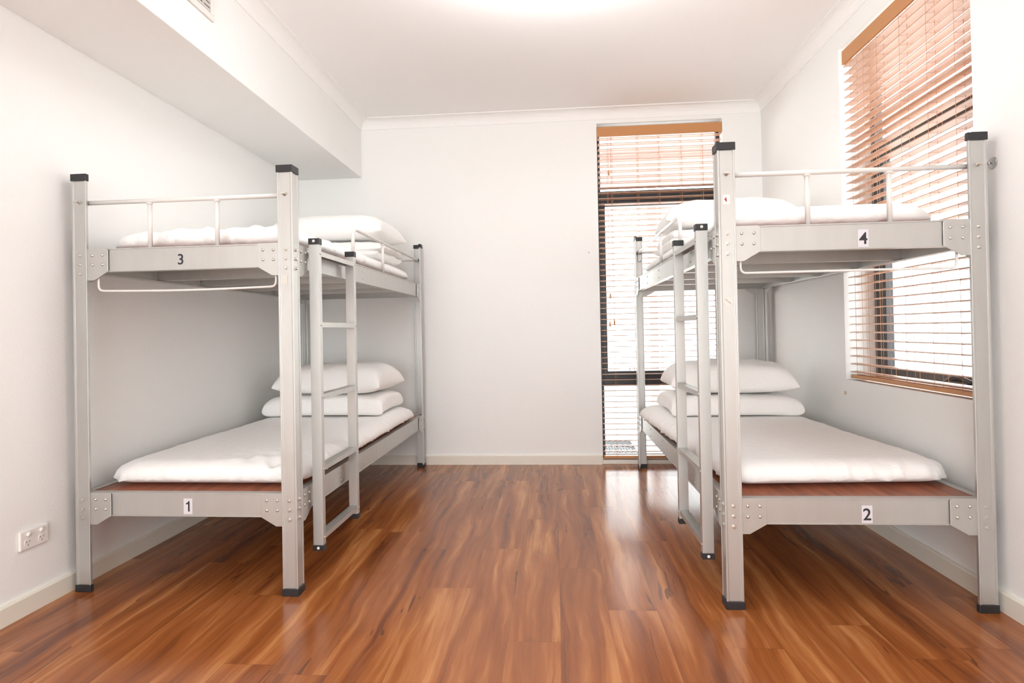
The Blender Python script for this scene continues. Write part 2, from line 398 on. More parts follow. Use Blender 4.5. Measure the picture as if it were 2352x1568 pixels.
# baseboards
def skirt(name, to3, a, b):
    bm = new_bm(); prism(bm, [(0, 0), (.016, 0), (.016, .066), (.011, .073), (0, .073)], to3, a, b); tag(finish(name, bm, 'skirt'), kind='structure')
skirt('baseboard_left', lambda u, v, t: (XL + u, t, v), YF, YB)
skirt('baseboard_right', lambda u, v, t: (XR - u, t, v), YF, YB)
skirt('baseboard_back', lambda u, v, t: (t, YB - u, v), XL + .016, W1[0] - .004)
skirt('baseboard_front', lambda u, v, t: (t, YF + u, v), XL + .016, XR - .016)
bm = new_bm(); prism(bm, [(0, 0), (.016, 0), (.016, .066), (.011, .073), (0, .073)], lambda u, v, t: (t, YB - u, v), W1[1] + .004, XR - .016)
tag(finish('trim_3', bm, 'skirt'), kind='structure')
bm = new_bm(); box(bm, W1[0], W1[1], YB, YB + .012, 0, W1[2]); tag(finish('trim_4', bm, 'skirt', bevel=.002), kind='structure')

# ------------------------------------------------------------------ windows
# window_1: full-height opening in the back wall
w1 = tag(empty('window_1', ((W1[0] + W1[1]) / 2, YB + .1, W1[2])), 'tall black framed window in the back wall with panes above and below rails', kind='structure')
def part(name, bm, mm, parent, **k):
    """mesh authored in world space, then hung under a parent that sits at its own place"""
    o = finish(name, bm, mm, None, **k); o.parent = parent
    mi = parent.matrix_world if parent.parent else None
    L = Matrix.Translation(parent.location) @ Matrix.Rotation(parent.rotation_euler.z, 4, 'Z')
    if parent.parent:
        q = parent.parent; L = Matrix.Translation(q.location) @ Matrix.Rotation(q.rotation_euler.z, 4, 'Z') @ L
    o.data.transform(L.inverted()); return o
y0, y1 = YB + .075, YB + .118
bm = new_bm()
box(bm, W1[0], W1[0] + .026, y0, y1, W1[2], W1[3]); box(bm, W1[1] - .026, W1[1], y0, y1, W1[2], W1[3])
box(bm, W1[0], W1[1], y0, y1, W1[3] - .03, W1[3]); box(bm, W1[0], W1[1], y0, y1, W1[2], W1[2] + .03)
box(bm, W1[0] + .026, W1[1] - .026, y0, y1, 1.985, 2.095); box(bm, W1[0] + .026, W1[1] - .026, y0, y1, 0.585, 0.690)
part('window_frame', bm, 'winframe', w1, bevel=.002)
bm = new_bm(); sy0, sy1 = YB + .068, YB + .10
box(bm, W1[0] + .024, W1[0] + .058, sy0, sy1, .66, 2.02); box(bm, W1[1] - .058, W1[1] - .024, sy0, sy1, .66, 2.02)
box(bm, W1[0] + .058, W1[1] - .058, sy0, sy1, .66, .70); box(bm, W1[0] + .058, W1[1] - .058, sy0, sy1, 1.975, 2.02)
part('sash', bm, 'winframe', w1, bevel=.002)
for z0, z1 in ((W1[2] + .03, .585), (.70, 1.975), (2.095, W1[3] - .03)):
    bm = new_bm(); box(bm, W1[0] + .026, W1[1] - .026, YB + .092, YB + .096, z0, z1); part('pane', bm, 'glass', w1)
bm = new_bm(); tube(bm, bend([(.575, YB + .062, .69), (.575, YB + .062, .737), (.612, YB + .062, .737), (.612, YB + .062, .69)], .012, 5), .0035, 8)
part('handle', bm, 'bolt', w1)
bm = new_bm(); box(bm, .84, 1.02, YB + .052, YB + .068, .668, .694); lathe(bm, [(.009, 0), (.009, .006), (0, .008)], (.965, YB + .052, .681), (0, -1, 0))
part('latch', bm, 'bolt', w1, bevel=.003)

# window_2: right wall
w2 = tag(empty('window_2', (XR + .18, (W2[0] + W2[1]) / 2, W2[2])), 'black framed sash window in the right wall behind the blind', kind='structure')
x0, x1 = XR + .158, XR + .205
bm = new_bm()
box(bm, x0, x1, W2[0], W2[0] + .03, W2[2], W2[3]); box(bm, x0, x1, W2[1] - .03, W2[1], W2[2], W2[3])
box(bm, x0, x1, W2[0], W2[1], W2[3] - .03, W2[3]); box(bm, x0, x1, W2[0], W2[1], W2[2], W2[2] + .025)
box(bm, x0, x1, W2[0] + .03, W2[1] - .03, 1.905, 1.985)
part('window_frame', bm, 'winframe', w2, bevel=.002)
bm = new_bm(); a0, a1 = XR + .146, XR + .186
box(bm, a0, a1, W2[1] - .125, W2[1] - .03, W2[2] + .02, 1.925); box(bm, a0, a1, W2[0] + .03, W2[0] + .085, W2[2] + .02, 1.925)
box(bm, a0, a1, W2[0] + .085, W2[1] - .125, W2[2] + .02, W2[2] + .07); box(bm, a0, a1, W2[0] + .085, W2[1] - .125, 1.880, 1.925)
part('sash', bm, 'winframe', w2, bevel=.003)
for z0, z1 in ((W2[2] + .07, 1.880), (1.985, W2[3] - .03)):
    bm = new_bm(); box(bm, XR + .172, XR + .176, W2[0] + .03, W2[1] - .03, z0, z1); part('pane', bm, 'glass', w2)
bm = new_bm(); box(bm, XR + .127, XR + .145, 2.50, 2.66, W2[2] + .022, W2[2] + .042); tube(bm, bend([(XR + .131, 2.64, W2[2] + .04), (XR + .116, 2.56, W2[2] + .075), (XR + .121, 2.46, W2[2] + .05)], .03, 6), .007, 8)
part('winder', bm, 'winframe', w2, bevel=.002)

# ------------------------------------------------------------------ timber venetian blinds
PITCH_S = 0.0420
def blind(root, to3, length, ztop, zbot, cords, wall_end, tilt, val_h):
    """to3(u, d, z): u along the window, d depth from the wall face towards the glass"""
    def bx(bm, u0, u1, d0, d1, z0, z1):
        vs = [bm.verts.new(to3(u, d, z)) for z in (z0, z1) for d in (d0, d1) for u in (u0, u1)]
        for f in ((0, 2, 3, 1), (4, 5, 7, 6), (0, 1, 5, 4), (2, 6, 7, 3), (0, 4, 6, 2), (1, 3, 7, 5)): bm.faces.new([vs[i] for i in f])
    bm = new_bm(); bx(bm, .002, length - .002, .0005, .012, ztop - val_h, ztop); bx(bm, .004, .012, .012, .05, ztop - val_h, ztop); bx(bm, length - .012, length - .004, .012, .05, ztop - val_h, ztop)
    part('valance', bm, 'valance', root, bevel=.002)
    bm = new_bm(); bx(bm, .02, length - .02, .014, .05, ztop - .045, ztop - .004); part('head_rail', bm, 'white_plastic', root)
    bm = new_bm(); z = ztop - val_h - .012; zs = []
    while z > zbot + .03: zs.append(z); z -= PITCH_S
    for z in zs:
        A = []
        for u in (.008, length - .008):
            ring = []
            for j in range(5):
                d = -.025 + .05 * j / 4; cz = .0018 * (1 - (d / .025) ** 2)
                ring.append((d, cz + .0023)); 
            for j in range(4, -1, -1):
                d = -.025 + .05 * j / 4; cz = .0018 * (1 - (d / .025) ** 2)
                ring.append((d, cz - .0023))
            A.append([bm.verts.new(to3(u, .031 + d * math.cos(tilt) , z + q + d * math.sin(tilt))) for d, q in ring])
        n = len(A[0])
        for k in range(n): bm.faces.new((A[0][k], A[0][(k + 1) % n], A[1][(k + 1) % n], A[1][k]))
        bm.faces.new(A[0]); bm.faces.new(A[1][::-1])
    part('slats', bm, 'slat', root)
    bm = new_bm(); bx(bm, .008, length - .008, .006, .056, zbot, zbot + .02); part('bottom_rail', bm, 'valance', root, bevel=.003)
    for u in cords:
        bm = new_bm()
        for d in (.003, .0585): tube(bm, [to3(u, d, zbot + .01), to3(u, d, ztop - .04)], .0009, 5)
        for z in zs: tube(bm, [to3(u, .003, z - .003 - .028 * math.sin(tilt)), to3(u, .0585, z - .003 + .028 * math.sin(tilt))], .0006, 4)
        tube(bm, [to3(u + .012, .031, zbot + .01), to3(u + .012, .031, ztop - .04)], .0009, 5)
        part('ladder_cord', bm, 'cord', root)

b1 = tag(empty('venetian_blind', ((W1[0] + W1[1]) / 2, YB + .03, W1[2])), 'orange brown timber venetian blind in the tall back wall window, reaching down to the floor', 'blind')
blind(b1, lambda u, d, z: (W1[0] + u, YB + d, z), W1[1] - W1[0], 2.572, .040, (.107, .305, .465, .631, .789), 0, math.radians(-2.0), .074)
for (x, z) in ((.437, 2.238), (.432, 1.30), (.458, 1.10), (.425, 1.085)):
    bm = new_bm(); tube(bm, [(x, YB - .004, z), (x, YB - .004, 2.50)], .0008, 5); pc = part('pull_cord', bm, 'cord', b1)
    bm = new_bm(); lathe(bm, [(.003, 0), (.006, -.012), (.0085, -.036), (.007, -.040), (0, -.041)], (x, YB - .004, z), (0, 0, 1)); t = finish('tassel', bm, 'tassel'); t.parent = pc
    t.data.transform(Matrix.Translation(-b1.location))
b2 = tag(empty('venetian_blind', (XR + .03, (W2[0] + W2[1]) / 2, W2[2])), 'orange brown timber venetian blind in the right wall window behind bunk number four', 'blind')
blind(b2, lambda u, d, z: (XR + d, W2[1] - .030 - u, z), W2[1] - W2[0] - .034, 2.499, .740, (.08, .205, .325, .505, .69, .855), 0, math.radians(1.5), .075)

# ================================================================== bunk beds
def hexbolt_mesh():
    bm = new_bm(); lathe(bm, [(.0085, 0), (.0085, .0012)], (0, 0, 0), (0, -1, 0), 14); lathe(bm, [(.0062, .0012), (.0062, .006), (.0048, .0072), (0, .0075)], (0, 0, 0), (0, -1, 0), 6)
    for f in bm.faces: f.smooth = False
    bmesh.ops.recalc_face_normals(bm, faces=bm.faces[:]); me = bpy.data.meshes.new('bolt'); bm.to_mesh(me); bm.free(); me.materials.append(M['bolt']); return me
def rivet_mesh(r):
    bm = new_bm(); lathe(bm, [(r, 0), (r * .96, r * .25), (r * .75, r * .5), (r * .4, r * .68), (0, r * .74)], (0, 0, 0), (0, -1, 0), 12)
    bmesh.ops.recalc_face_normals(bm, faces=bm.faces[:]); me = bpy.data.meshes.new('rivet'); bm.to_mesh(me); bm.free(); me.materials.append(M['bolt']); return me
BOLT = hexbolt_mesh(); RIVET = rivet_mesh(.0062); SMALL = rivet_mesh(.005)

def make_bed(s, loc, rz, label, digits):
    root = tag(empty('bunk_bed', loc, rz), label, 'bunk bed', 'aluminium bunk beds along the side walls')
    S = lambda x, y, z: (s * x, y, z)
    def fin(name, bm, mm, parent=root, **k): return finish(name, bm, mm, parent, **k)
    def sbox(bm, x0, x1, y0, y1, z0, z1, mi=0): box(bm, min(s * x0, s * x1), max(s * x0, s * x1), y0, y1, z0, z1, mi)
    def stud(name, me, parent, p, face):
        """face: outward direction in bed axes"""
        rot = {'-y': 0.0, '+y': PI, '+x': PI / 2 * s, '-x': -PI / 2 * s}[face]
        return share(name, me, parent, S(*p), (0, 0, rot))
    o3 = .003; p, q = P1 - 2 * o3, P2 - o3
    Lprof = [(0, 0), (.007, 0), (.0085, .0028), (p - .0085, .0028), (p - .007, 0), (p, 0), (p, .011), (p - .006, .011), (p - .008, .0078), (.0105, .0078),
             (.0078, .0105), (.0078, q - .008), (.011, q - .006), (.011, q), (0, q), (0, q - .007), (.0028, q - .0085), (.0028, .0085), (0, .007)]
    corners = {'A': (0, 0, 1, 1), 'B': (BW, 0, -1, 1), 'C': (BW, BL, -1, -1), 'D': (0, BL, 1, -1)}
    for k, (cx, cy, ux, uy) in corners.items():
        bm = new_bm(); prism(bm, Lprof, lambda u, v, t: S(cx + ux * (u + o3), cy + uy * (v + o3), t), .006, BH - .004)
        post = fin('post', bm, 'alu', bevel=.0008)
        cap = [(0, 0), (P1, 0), (P1, .017), (.017, .017), (.017, P2), (0, P2)]
        bm = new_bm(); prism(bm, cap, lambda u, v, t: S(cx + ux * u, cy + uy * v, t), BH - .029, BH); fin('cap', bm, 'black', post, bevel=.002)
        bm = new_bm(); prism(bm, cap, lambda u, v, t: S(cx + ux * u, cy + uy * v, t), 0.0, .029); fin('foot', bm, 'black', post, bevel=.002)
        fe, fa = ('-y' if uy > 0 else '+y'), ('+x' if ux < 0 else '-x')
        for zt in (ZU, ZL):
            for dz in (.027, .064, .101):
                stud('bolt', BOLT, post, (cx + ux * .034, cy + uy * (o3 + .0028), zt - dz), fe)
                if k in 'BC': stud('bolt', BOLT, post, (cx + ux * (o3 + .0028), cy + uy * .033, zt - dz), fa)
        if k in 'AB':
            bm = new_bm(); lathe(bm, [(.0075, 0), (.0075, .003), (.004, .004), (.0035, .016), (0, .017)], S(cx + ux * .034, o3 + .0028, 1.584), (0, -1, 0)); box(bm, s * (cx + ux * .034) - .010, s * (cx + ux * .034) + .010, -.012, -.004, 1.582, 1.588)
            fin('wing_bolt', bm, 'bolt', post)
        if k == 'B' and s > 0:
            bm = new_bm(); sbox(bm, BW - .047, BW - .027, .0045, .0060, 1.225, 1.262); fin('tape', bm, 'tape', post)
        if k == 'B' and s < 0:
            def rr(w, h, r, n=5):
                out = []
                for qx, qy, a0 in ((1, 1, 0), (-1, 1, PI / 2), (-1, -1, PI), (1, -1, 1.5 * PI)):
                    for j in range(n): a = a0 + PI / 2 * j / (n - 1); out.append((qx * (w / 2 - r) + r * math.cos(a), qy * (h / 2 - r) + r * math.sin(a)))
                return out
            fl = o3 + .0028
            bm = new_bm(); prism(bm, rr(.025, .034, .005), lambda u, v, t: (s * .9068 + u, fl - t, 1.491 + v), 0, .0007); st = fin('sticker', bm, 'white_plastic', post)
            tri = [(-.0085, .0005), (-.004, .0045), (.0005, .0105), (.0005, .004), (.0022, -.0035), (.0005, -.0105), (-.004, -.0045)]
            bm = new_bm(); prism(bm, tri, lambda u, v, t: (s * .9068 + u, fl - t, 1.491 + v), .0007, .001); fin('arrow_mark', bm, 'red', st)
            bm = new_bm(); lathe(bm, [(.0155, 0), (.0155, .0007)], (s * .9076, fl, 1.1182), (0, -1, 0), 28); st = fin('sticker', bm, 'disc', post)
            bm = text_bm('RELAXED', .0062, .0001)
            bmesh.ops.transform(bm, matrix=Matrix.Translation((s * .9076, fl - .0009, 1.1182)) @ Matrix.Rotation(math.radians(42), 4, 'Y') @ Matrix.Rotation(PI / 2, 4, 'X'), verts=bm.verts[:]); fin('lettering', bm, 'greyink', st)

    # ---- rails: C channels with lipped edges, gusset plates and rivets
    RH = .095
    def chan(zt):
        zb = zt - RH      # (depth from the outer plane, height)
        return [(.016, zb + .004), (.013, zb + .004), (.013, zb), (.045, zb), (.045, zb + .004), (.0205, zb + .004), (.0205, zt - .004), (.045, zt - .004), (.045, zt), (.013, zt), (.013, zt - .005), (.016, zt - .005)]
    def gusset_poly(zt):
        return [(.014, zt + .001), (.144, zt + .001), (.1525, zt - .007), (.1525, zt - .094), (.092, zt - .129), (.014, zt - .129)]
    for lev, zt in (('u', ZU), ('l', ZL)):
        defs = {'foot': (lambda t, d, z: S(t, d, z), BW, '-y', 'end_rail'), 'head': (lambda t, d, z: S(t, BL - d, z), BW, '+y', 'end_rail'),
                'aisle': (lambda t, d, z: S(BW - d, t, z), BL, '+x', 'side_rail'), 'wall': (lambda t, d, z: S(d, t, z), BL, '-x', 'side_rail')}
        for key, (f3, ln, face, nm) in defs.items():
            bm = new_bm(); prism(bm, chan(zt), lambda d, z, t: f3(t, d, z), .0165, ln - .0165); rail = fin(nm, bm, 'alu', bevel=.0006)
            for fl in (0, 1):
                T = (lambda t: ln - t) if fl else (lambda t: t)
                bm = new_bm(); prism(bm, gusset_poly(zt), lambda u, v, d: f3(T(u), d, v), .0088, .0128); fin('gusset_plate', bm, 'alu', rail, bevel=.0008)
                if key != 'wall':
                    for u in (.086, .129):
                        for dz in (.027, .066): stud('rivet', RIVET, rail, [f3(T(u), .0088, zt - dz)[0] * s, *f3(T(u), .0088, zt - dz)[1:]], face)
            if key == 'aisle':
                for t in (.49, .84, 1.25, 1.64):
                    for dz in (.030, .072): stud('rivet', SMALL, rail, (BW - .016, t, zt - dz), face)
            if key == 'foot':
                dg = digits[0 if lev == 'l' else 1]; cx_, cz_ = dg[1]
                if dg[2]:
                    bm = new_bm(); sbox(bm, cx_ - .0185, cx_ + .0185, .0152, .016, cz_ - .0315, cz_ + .0315); fin('number_label', bm, 'label', rail)
                    nd = .0148
                else: nd = .0155
                if dg[0] == '1':     # drawn by hand: upright bar with a flag
                    bm = new_bm(); prism(bm, [(.0005, -.0205), (.0070, -.0205), (.0070, .0205), (.0018, .0205), (-.0015, .0150), (-.0085, .0125), (-.0085, .0078), (.0005, .0088)], lambda u, v, t: (u, v, t), -.0003, .0003)
                else: bm = text_bm(dg[0], .060, .0007)
                bmesh.ops.transform(bm, matrix=Matrix.Translation((s * cx_, nd, cz_)) @ Matrix.Rotation(PI / 2, 4, 'X'), verts=bm.verts[:]); nb = fin('number', bm, 'ink', rail)
        # deck board and cross bearers
        bm = new_bm(); zd = zt - .003
        box(bm, min(s * .022, s * (BW - .022)), max(s * .022, s * (BW - .022)), .048, BL - .048, zd - .015, zd)
        for f in bm.faces: f.material_index = 1 if f.calc_center_median().z < zd - .01 else 0
        fin('deck_board', bm, ['deck', 'deck_under'])
        for t in (.49, .84, 1.25, 1.64):
            zb0, zb1 = zt - .088, zt - .0185
            bm = new_bm(); pr = [(t - .016, zb0), (t + .016, zb0), (t + .016, zb0 + .003), (t - .013, zb0 + .003), (t - .013, zb1 - .003), (t + .016, zb1 - .003), (t + .016, zb1), (t - .016, zb1)]
            prism(bm, pr, lambda a, z, x: S(x, a, z), .0215, BW - .0215); cb = fin('cross_bearer', bm, 'alu')
            for xa, xb, dn in ((.0206, .0235, 1), (BW - .0235, BW - .0206, -1)):
                bm = new_bm(); sbox(bm, xa, xb, t - .045, t - .017, zb0 + .006, zb1 - .006); bk = fin('bracket', bm, 'alu', cb)
                if dn > 0: stud('rivet', SMALL, bk, (xb, t - .031, zb0 + .02), '+x')

    # ---- guard rails of the upper bunk
    r = .0092
    bm = new_bm(); tube(bm, [S(.012, .026, 1.584), S(BW - .012, .026, 1.584)], r, 14); gr = fin('guard_rail', bm, 'tube')
    for x in (.325, .612):
        bm = new_bm(); tube(bm, [S(x, .026, ZU - .001), S(x, .026, 1.577)], r * .95, 14); lathe(bm, [(r * .95, 0), (r * 1.35, .006), (r * 1.35, .010)], S(x, .026, 1.567), (0, 0, 1)); fin('guard_strut', bm, 'tube', gr)
    bm = new_bm(); tube(bm, [S(.012, BL - .026, 1.584), S(BW - .012, BL - .026, 1.584)], r, 14); gr = fin('guard_rail', bm, 'tube')
    for x in (.325, .612):
        bm = new_bm(); tube(bm, [S(x, BL - .026, ZU - .001), S(x, BL - .026, 1.577)], r * .95, 14); fin('guard_strut', bm, 'tube', gr)
    xg = BW - .028
    bm = new_bm(); tube(bm, bend([S(xg, .735, ZU - .001), S(xg, .735, 1.578), S(xg, BL - .012, 1.578)], .055, 9), r, 14); gr = fin('guard_rail', bm, 'tube')
    bm = new_bm(); tube(bm, [S(xg, 1.238, ZU - .001), S(xg, 1.238, 1.572)], r * .95, 14); lathe(bm, [(r * .95, 0), (r * 1.35, .006), (r * 1.35, .010)], S(xg, 1.238, 1.561), (0, 0, 1)); fin('guard_strut', bm, 'tube', gr)
    # ---- towel rail under the upper foot rail
    sag = .006 if s > 0 else .0
    mid = [S(.1 + (.756) * k / 8, .024, 1.222 - sag * math.sin(PI * k / 8) ) for k in range(1, 8)]
    pts = bend([S(.1, .024, ZU - .090), S(.1, .024, 1.222), mid[0]], .022, 6)[:-1] + mid + bend([mid[-1], S(.856, .024, 1.222), S(.856, .024, ZU - .090)], .022, 6)[1:]
    bm = new_bm(); tube(bm, pts, .0046, 10); fin('towel_rail', bm, 'tube')

    # ---- ladder hung on the aisle side
    lad = empty('ladder', (0, 0, 0), 0, root)
    lx0, lx1 = BW + .003, BW + .046
    for yy in (.135, .540):
        bm = new_bm(); sbox(bm, lx0, lx1, yy, yy + .026, .140, 1.423)
        for k in range(7 if yy < .2 else 0): sbox(bm, lx0 + .005 + .005 * k, lx0 + .0073 + .005 * k, yy - .0004, yy, .15, 1.42)
        stl = finish('stile', bm, 'alu', lad, bevel=.0008)
        for z0, z1 in ((.128, .152), (1.402, 1.428)):
            bm = new_bm(); sbox(bm, lx0 - .002, lx1 + .002, yy - .0025, yy + .0285, z0, z1); fin('ladder_cap', bm, 'black', lad, bevel=.002)
        for z0 in (.140, 1.416):
            if yy < .2:
                bm = new_bm(); lathe(bm, [(.006, 0), (.0055, .0015), (.003, .002), (0, .0016)], S((lx0 + lx1) / 2, yy - .0025, z0), (0, -1, 0), 12); fin('cap_screw', bm, 'white_plastic', lad)
    for zt in (1.376, 1.077, .775, .476, .192):
        bm = new_bm(); pr = [(lx0 + .003, zt), (lx1 - .002, zt), (lx1 - .002, zt - .021), (lx1 - .005, zt - .021), (lx1 - .005, zt - .003), (lx0 + .006, zt - .003), (lx0 + .006, zt - .021), (lx0 + .003, zt - .021)]
        prism(bm, pr, lambda x, z, y: S(x, y, z), .161, .540)
        for k in range(5): sbox(bm, lx0 + .007 + .0062 * k, lx0 + .0095 + .0062 * k, .161, .540, zt, zt + .0009)
        rg = finish('rung', bm, 'alu', lad)
        for yy in (.148, .553): share('rivet', SMALL, lad, S(lx1, yy, zt - .011), (0, 0, PI / 2 * s))
    return root

bedL = make_bed(1, (-1.9594, 2.1841, 0), -.0094, 'silver aluminium bunk bed along the left wall, its end rails numbered 1 and 3', [('1', (.4775, .346), True), ('3', (.4605, 1.3405), False)])
bedR = make_bed(-1, (1.5430, 2.1309, 0), .0040, 'silver aluminium bunk bed under the right window, its end rails numbered 2 and 4', [('2', (.434, .3425), True), ('4', (.4245, 1.3365), True)])

# ================================================================== bedding
def bed_obj(name, bm, s, x, y, z, rz=0.0, smooth=True):
    """place a locally built mesh in the bed's own axes"""
    o = finish(name, bm, 'cloth', smooth=smooth)
    base = (-1.9594, 2.1841, -.0094) if s > 0 else (1.5430, 2.1309, .0040)
    c, sn = math.cos(base[2]), math.sin(base[2])
    o.location = (base[0] + c * s * x - sn * y, base[1] + sn * s * x + c * y, z)
    o.rotation_euler = (0, 0, base[2] + s * rz)
    return o

def slab(L, Wd, T, seed, wrinkle=.011, crumple=None, taper=.35, s=1):
    """mattress in a gathered cover: rounded slab; local x across, y along, z from 0"""
    nx, ny, nz = 74, 130, 14
    vs = {}; bm = new_bm()
    def pt(i, j, k):
        u, v, h = 2 * i / nx - 1, 2 * j / ny - 1, 2 * k / nz - 1
        R = .088; hx, hy = Wd / 2, L / 2
        X, Y = u * hx, v * hy
        rp = .11; cxp, cyp = max(-hx + rp, min(hx - rp, X)), max(-hy + rp, min(hy - rp, Y))     # plan corner rounding
        dx, dy = X - cxp, Y - cyp; dl = math.hypot(dx, dy); mx = max(abs(dx), abs(dy))
        if dl > 1e-9: X, Y = cxp + dx / dl * mx, cyp + dy / dl * mx
        # distance to the outline -> edge profile
        de = min(hx - abs(X), hy - abs(Y))
        if abs(X) > hx - rp and abs(Y) > hy - rp: de = rp - math.hypot(abs(X) - hx + rp, abs(Y) - hy + rp)
        de = max(0, de); e = min(1, de / R); prof = math.sqrt(max(0, 1 - (1 - e) ** 2))
        cn = (abs(X) / hx) ** 6 * (abs(Y) / hy) ** 10
        top = T * (1 - taper * cn)
        zmid = T * .36 * (1 - .3 * cn)
        if k == nz: Z = zmid + (top - zmid) * prof
        elif k == 0: Z = zmid - zmid * min(1, de / .085) ** .6
        else: Z = zmid
        per = X * 1.0 + Y * 1.0 if True else 0
        # side gathers near the lower edge, fading over the top
        edge = max(0, 1 - de / .075)
        ang = (X if abs(Y) / hy > abs(X) / hx else Y)
        n = noise.noise(Vector((ang * 24 + seed, de * 5, seed * 3.1))) + .5 * noise.noise(Vector((ang * 55 + seed, de * 9, seed)))
        low = noise.noise(Vector((X * 3.1 + seed, Y * 2.3, seed))) 
        if k > 0:
            Z += low * .005 * prof + n * wrinkle * edge * (1 if k == nz else .6)
            out = n * wrinkle * 1.5 * edge ** 2
            if crumple:
                cx, cy, cr, ca = crumple
                wgt = math.exp(-((X - cx) ** 2 + (Y - cy) ** 2) / cr ** 2)
                m2 = noise.noise(Vector((X * 13 + Y * 7 + seed, Y * 12 - X * 4, 2.0))) + .6 * noise.noise(Vector((X * 30, Y * 22, seed)))
                Z += m2 * ca * wgt * prof * (.35 + .65 * max(0, 1 - de / .16)); out += m2 * ca * 1.0 * wgt * max(0, 1 - de / .12)
            if abs(Y) / hy > abs(X) / hx: Y += math.copysign(out, Y)
            else: X += math.copysign(out, X)
        return X, Y, max(0.0, Z)
    def vert(i, j, k):
        key = (i, j, k)
        if k in (0, nz) and (i in (0, nx) or j in (0, ny)): key = (i, j, 'r')
        if key not in vs: vs[key] = bm.verts.new(pt(i, j, nz if key[2] == 'r' else k))
        return vs[key]
    for k in (0, nz):
        for i in range(nx):
            for j in range(ny): 
                q = [vert(i, j, k), vert(i + 1, j, k), vert(i + 1, j + 1, k), vert(i, j + 1, k)]
                bm.faces.new(q if k else q[::-1])
    return bm

def pillow(a, b, Tt, Tb, seed, ear=.07, flat=3.6, ex=.46):
    """local x across (half a), y (half b); seam at z 0"""
    n = 56; bm = new_bm(); top, bot = {}, {}
    for i in range(n + 1):
        for j in range(n + 1):
            u, v = 2 * i / n - 1, 2 * j / n - 1
            # denser sampling near the rim
            u, v = math.sin(u * PI / 2), math.sin(v * PI / 2)
            X = a * u * (1 - ear * (1 - v ** 2) * abs(u) ** 3); Y = b * v * (1 - ear * 1.4 * (1 - u ** 2) * abs(v) ** 3)
            fu, fv = max(0, 1 - abs(u) ** flat), max(0, 1 - abs(v) ** flat)
            t = (fu ** ex) * (fv ** ex)
            rim = 1 - t; corner = abs(u * v) ** 2
            w_ = noise.noise(Vector((u * 3 + seed, v * 3, seed))) * .10 + noise.noise(Vector((u * 9 + seed, v * 7, 1.7))) * .07 * rim + noise.noise(Vector((math.atan2(v, u) * 6, seed, math.hypot(u, v) * 2))) * .13 * rim
            droop = -.022 * corner ** 2
            rimv = i in (0, n) or j in (0, n)
            sw = noise.noise(Vector((u * 4 + seed, v * 4, 9.1))) * .008 * rim
            zt_ = Tt * t * (1 + w_) + droop + sw; zb_ = -Tb * t * (1 + .4 * w_) + droop + sw
            top[i, j] = bm.verts.new((X, Y, zt_)); bot[i, j] = top[i, j] if rimv else bm.verts.new((X, Y, zb_))
    for i in range(n):
        for j in range(n):
            bm.faces.new((top[i, j], top[i + 1, j], top[i + 1, j + 1], top[i, j + 1]))
            q = (bot[i, j], bot[i, j + 1], bot[i + 1, j + 1], bot[i + 1, j])
            if len(set(q)) == 4: 
                try: bm.faces.new(q)
                except ValueError: pass
    return bm

def quilt(a, b, T, seed, layers=2):
    """folded quilt: rolled folds at both x ends, local z from 0"""
    t = T / (2 * layers); prof = []
    for k in range(layers):
        zc = t + 2 * t * k; xe = a - t - .018 * ((k + (seed % 2)) % 2)
        for m_ in range(9):
            an = -PI / 2 + PI * m_ / 8; prof.append((xe + t * 1.25 * math.cos(an), zc + t * .97 * math.sin(an)))
    for m_ in range(1, 16): prof.append((a - t - 2 * (a - t) * m_ / 16, T))
    for k in range(layers - 1, -1, -1):
        zc = t + 2 * t * k; xe = -(a - t - .02 * (k % 2))
        for m_ in range(9):
            an = PI / 2 + PI * m_ / 8; prof.append((xe + t * 1.1 * math.cos(an), zc + t * .97 * math.sin(an)))
    for m_ in range(1, 16): prof.append((-(a - t) + 2 * (a - t) * m_ / 16, 0.0))
    ny = 40; bm = new_bm(); rings = []
    for j in range(ny + 1):
        v = math.sin((2 * j / ny - 1) * PI / 2); e = math.sqrt(max(0, 1 - abs(v) ** 5)); ring = []
        for (x, z) in prof:
            zc = T * .5; n1 = noise.noise(Vector((x * 6 + seed, v * 2.5, z * 9))); n2 = noise.noise(Vector((x * 17 + seed, v * 6, z * 30)))
            hump = 1 + .10 * (1 - (x / a) ** 2)
            zz = zc + (z * (hump if z > zc else 1) - zc) * (.30 + .70 * e) + (n1 * .010 + n2 * .005) * (1 if z > .01 else 0)
            ring.append(bm.verts.new((x * (.97 + .03 * e) + n2 * .010 + n1 * .008, b * v + n1 * .012, max(0.0, zz))))
        rings.append(ring)
    n = len(prof)
    for A, B in zip(rings, rings[1:]):
        for k in range(n): bm.faces.new((A[k], A[(k + 1) % n], B[(k + 1) % n], B[k]))
    for ring in (rings[0], rings[-1]):
        c = Vector((0, 0, 0))
        for vv in ring: c += vv.co
        cv = bm.verts.new(c / n)
        for k in range(n): bm.faces.new((ring[k], ring[(k + 1) % n], cv))
    return bm

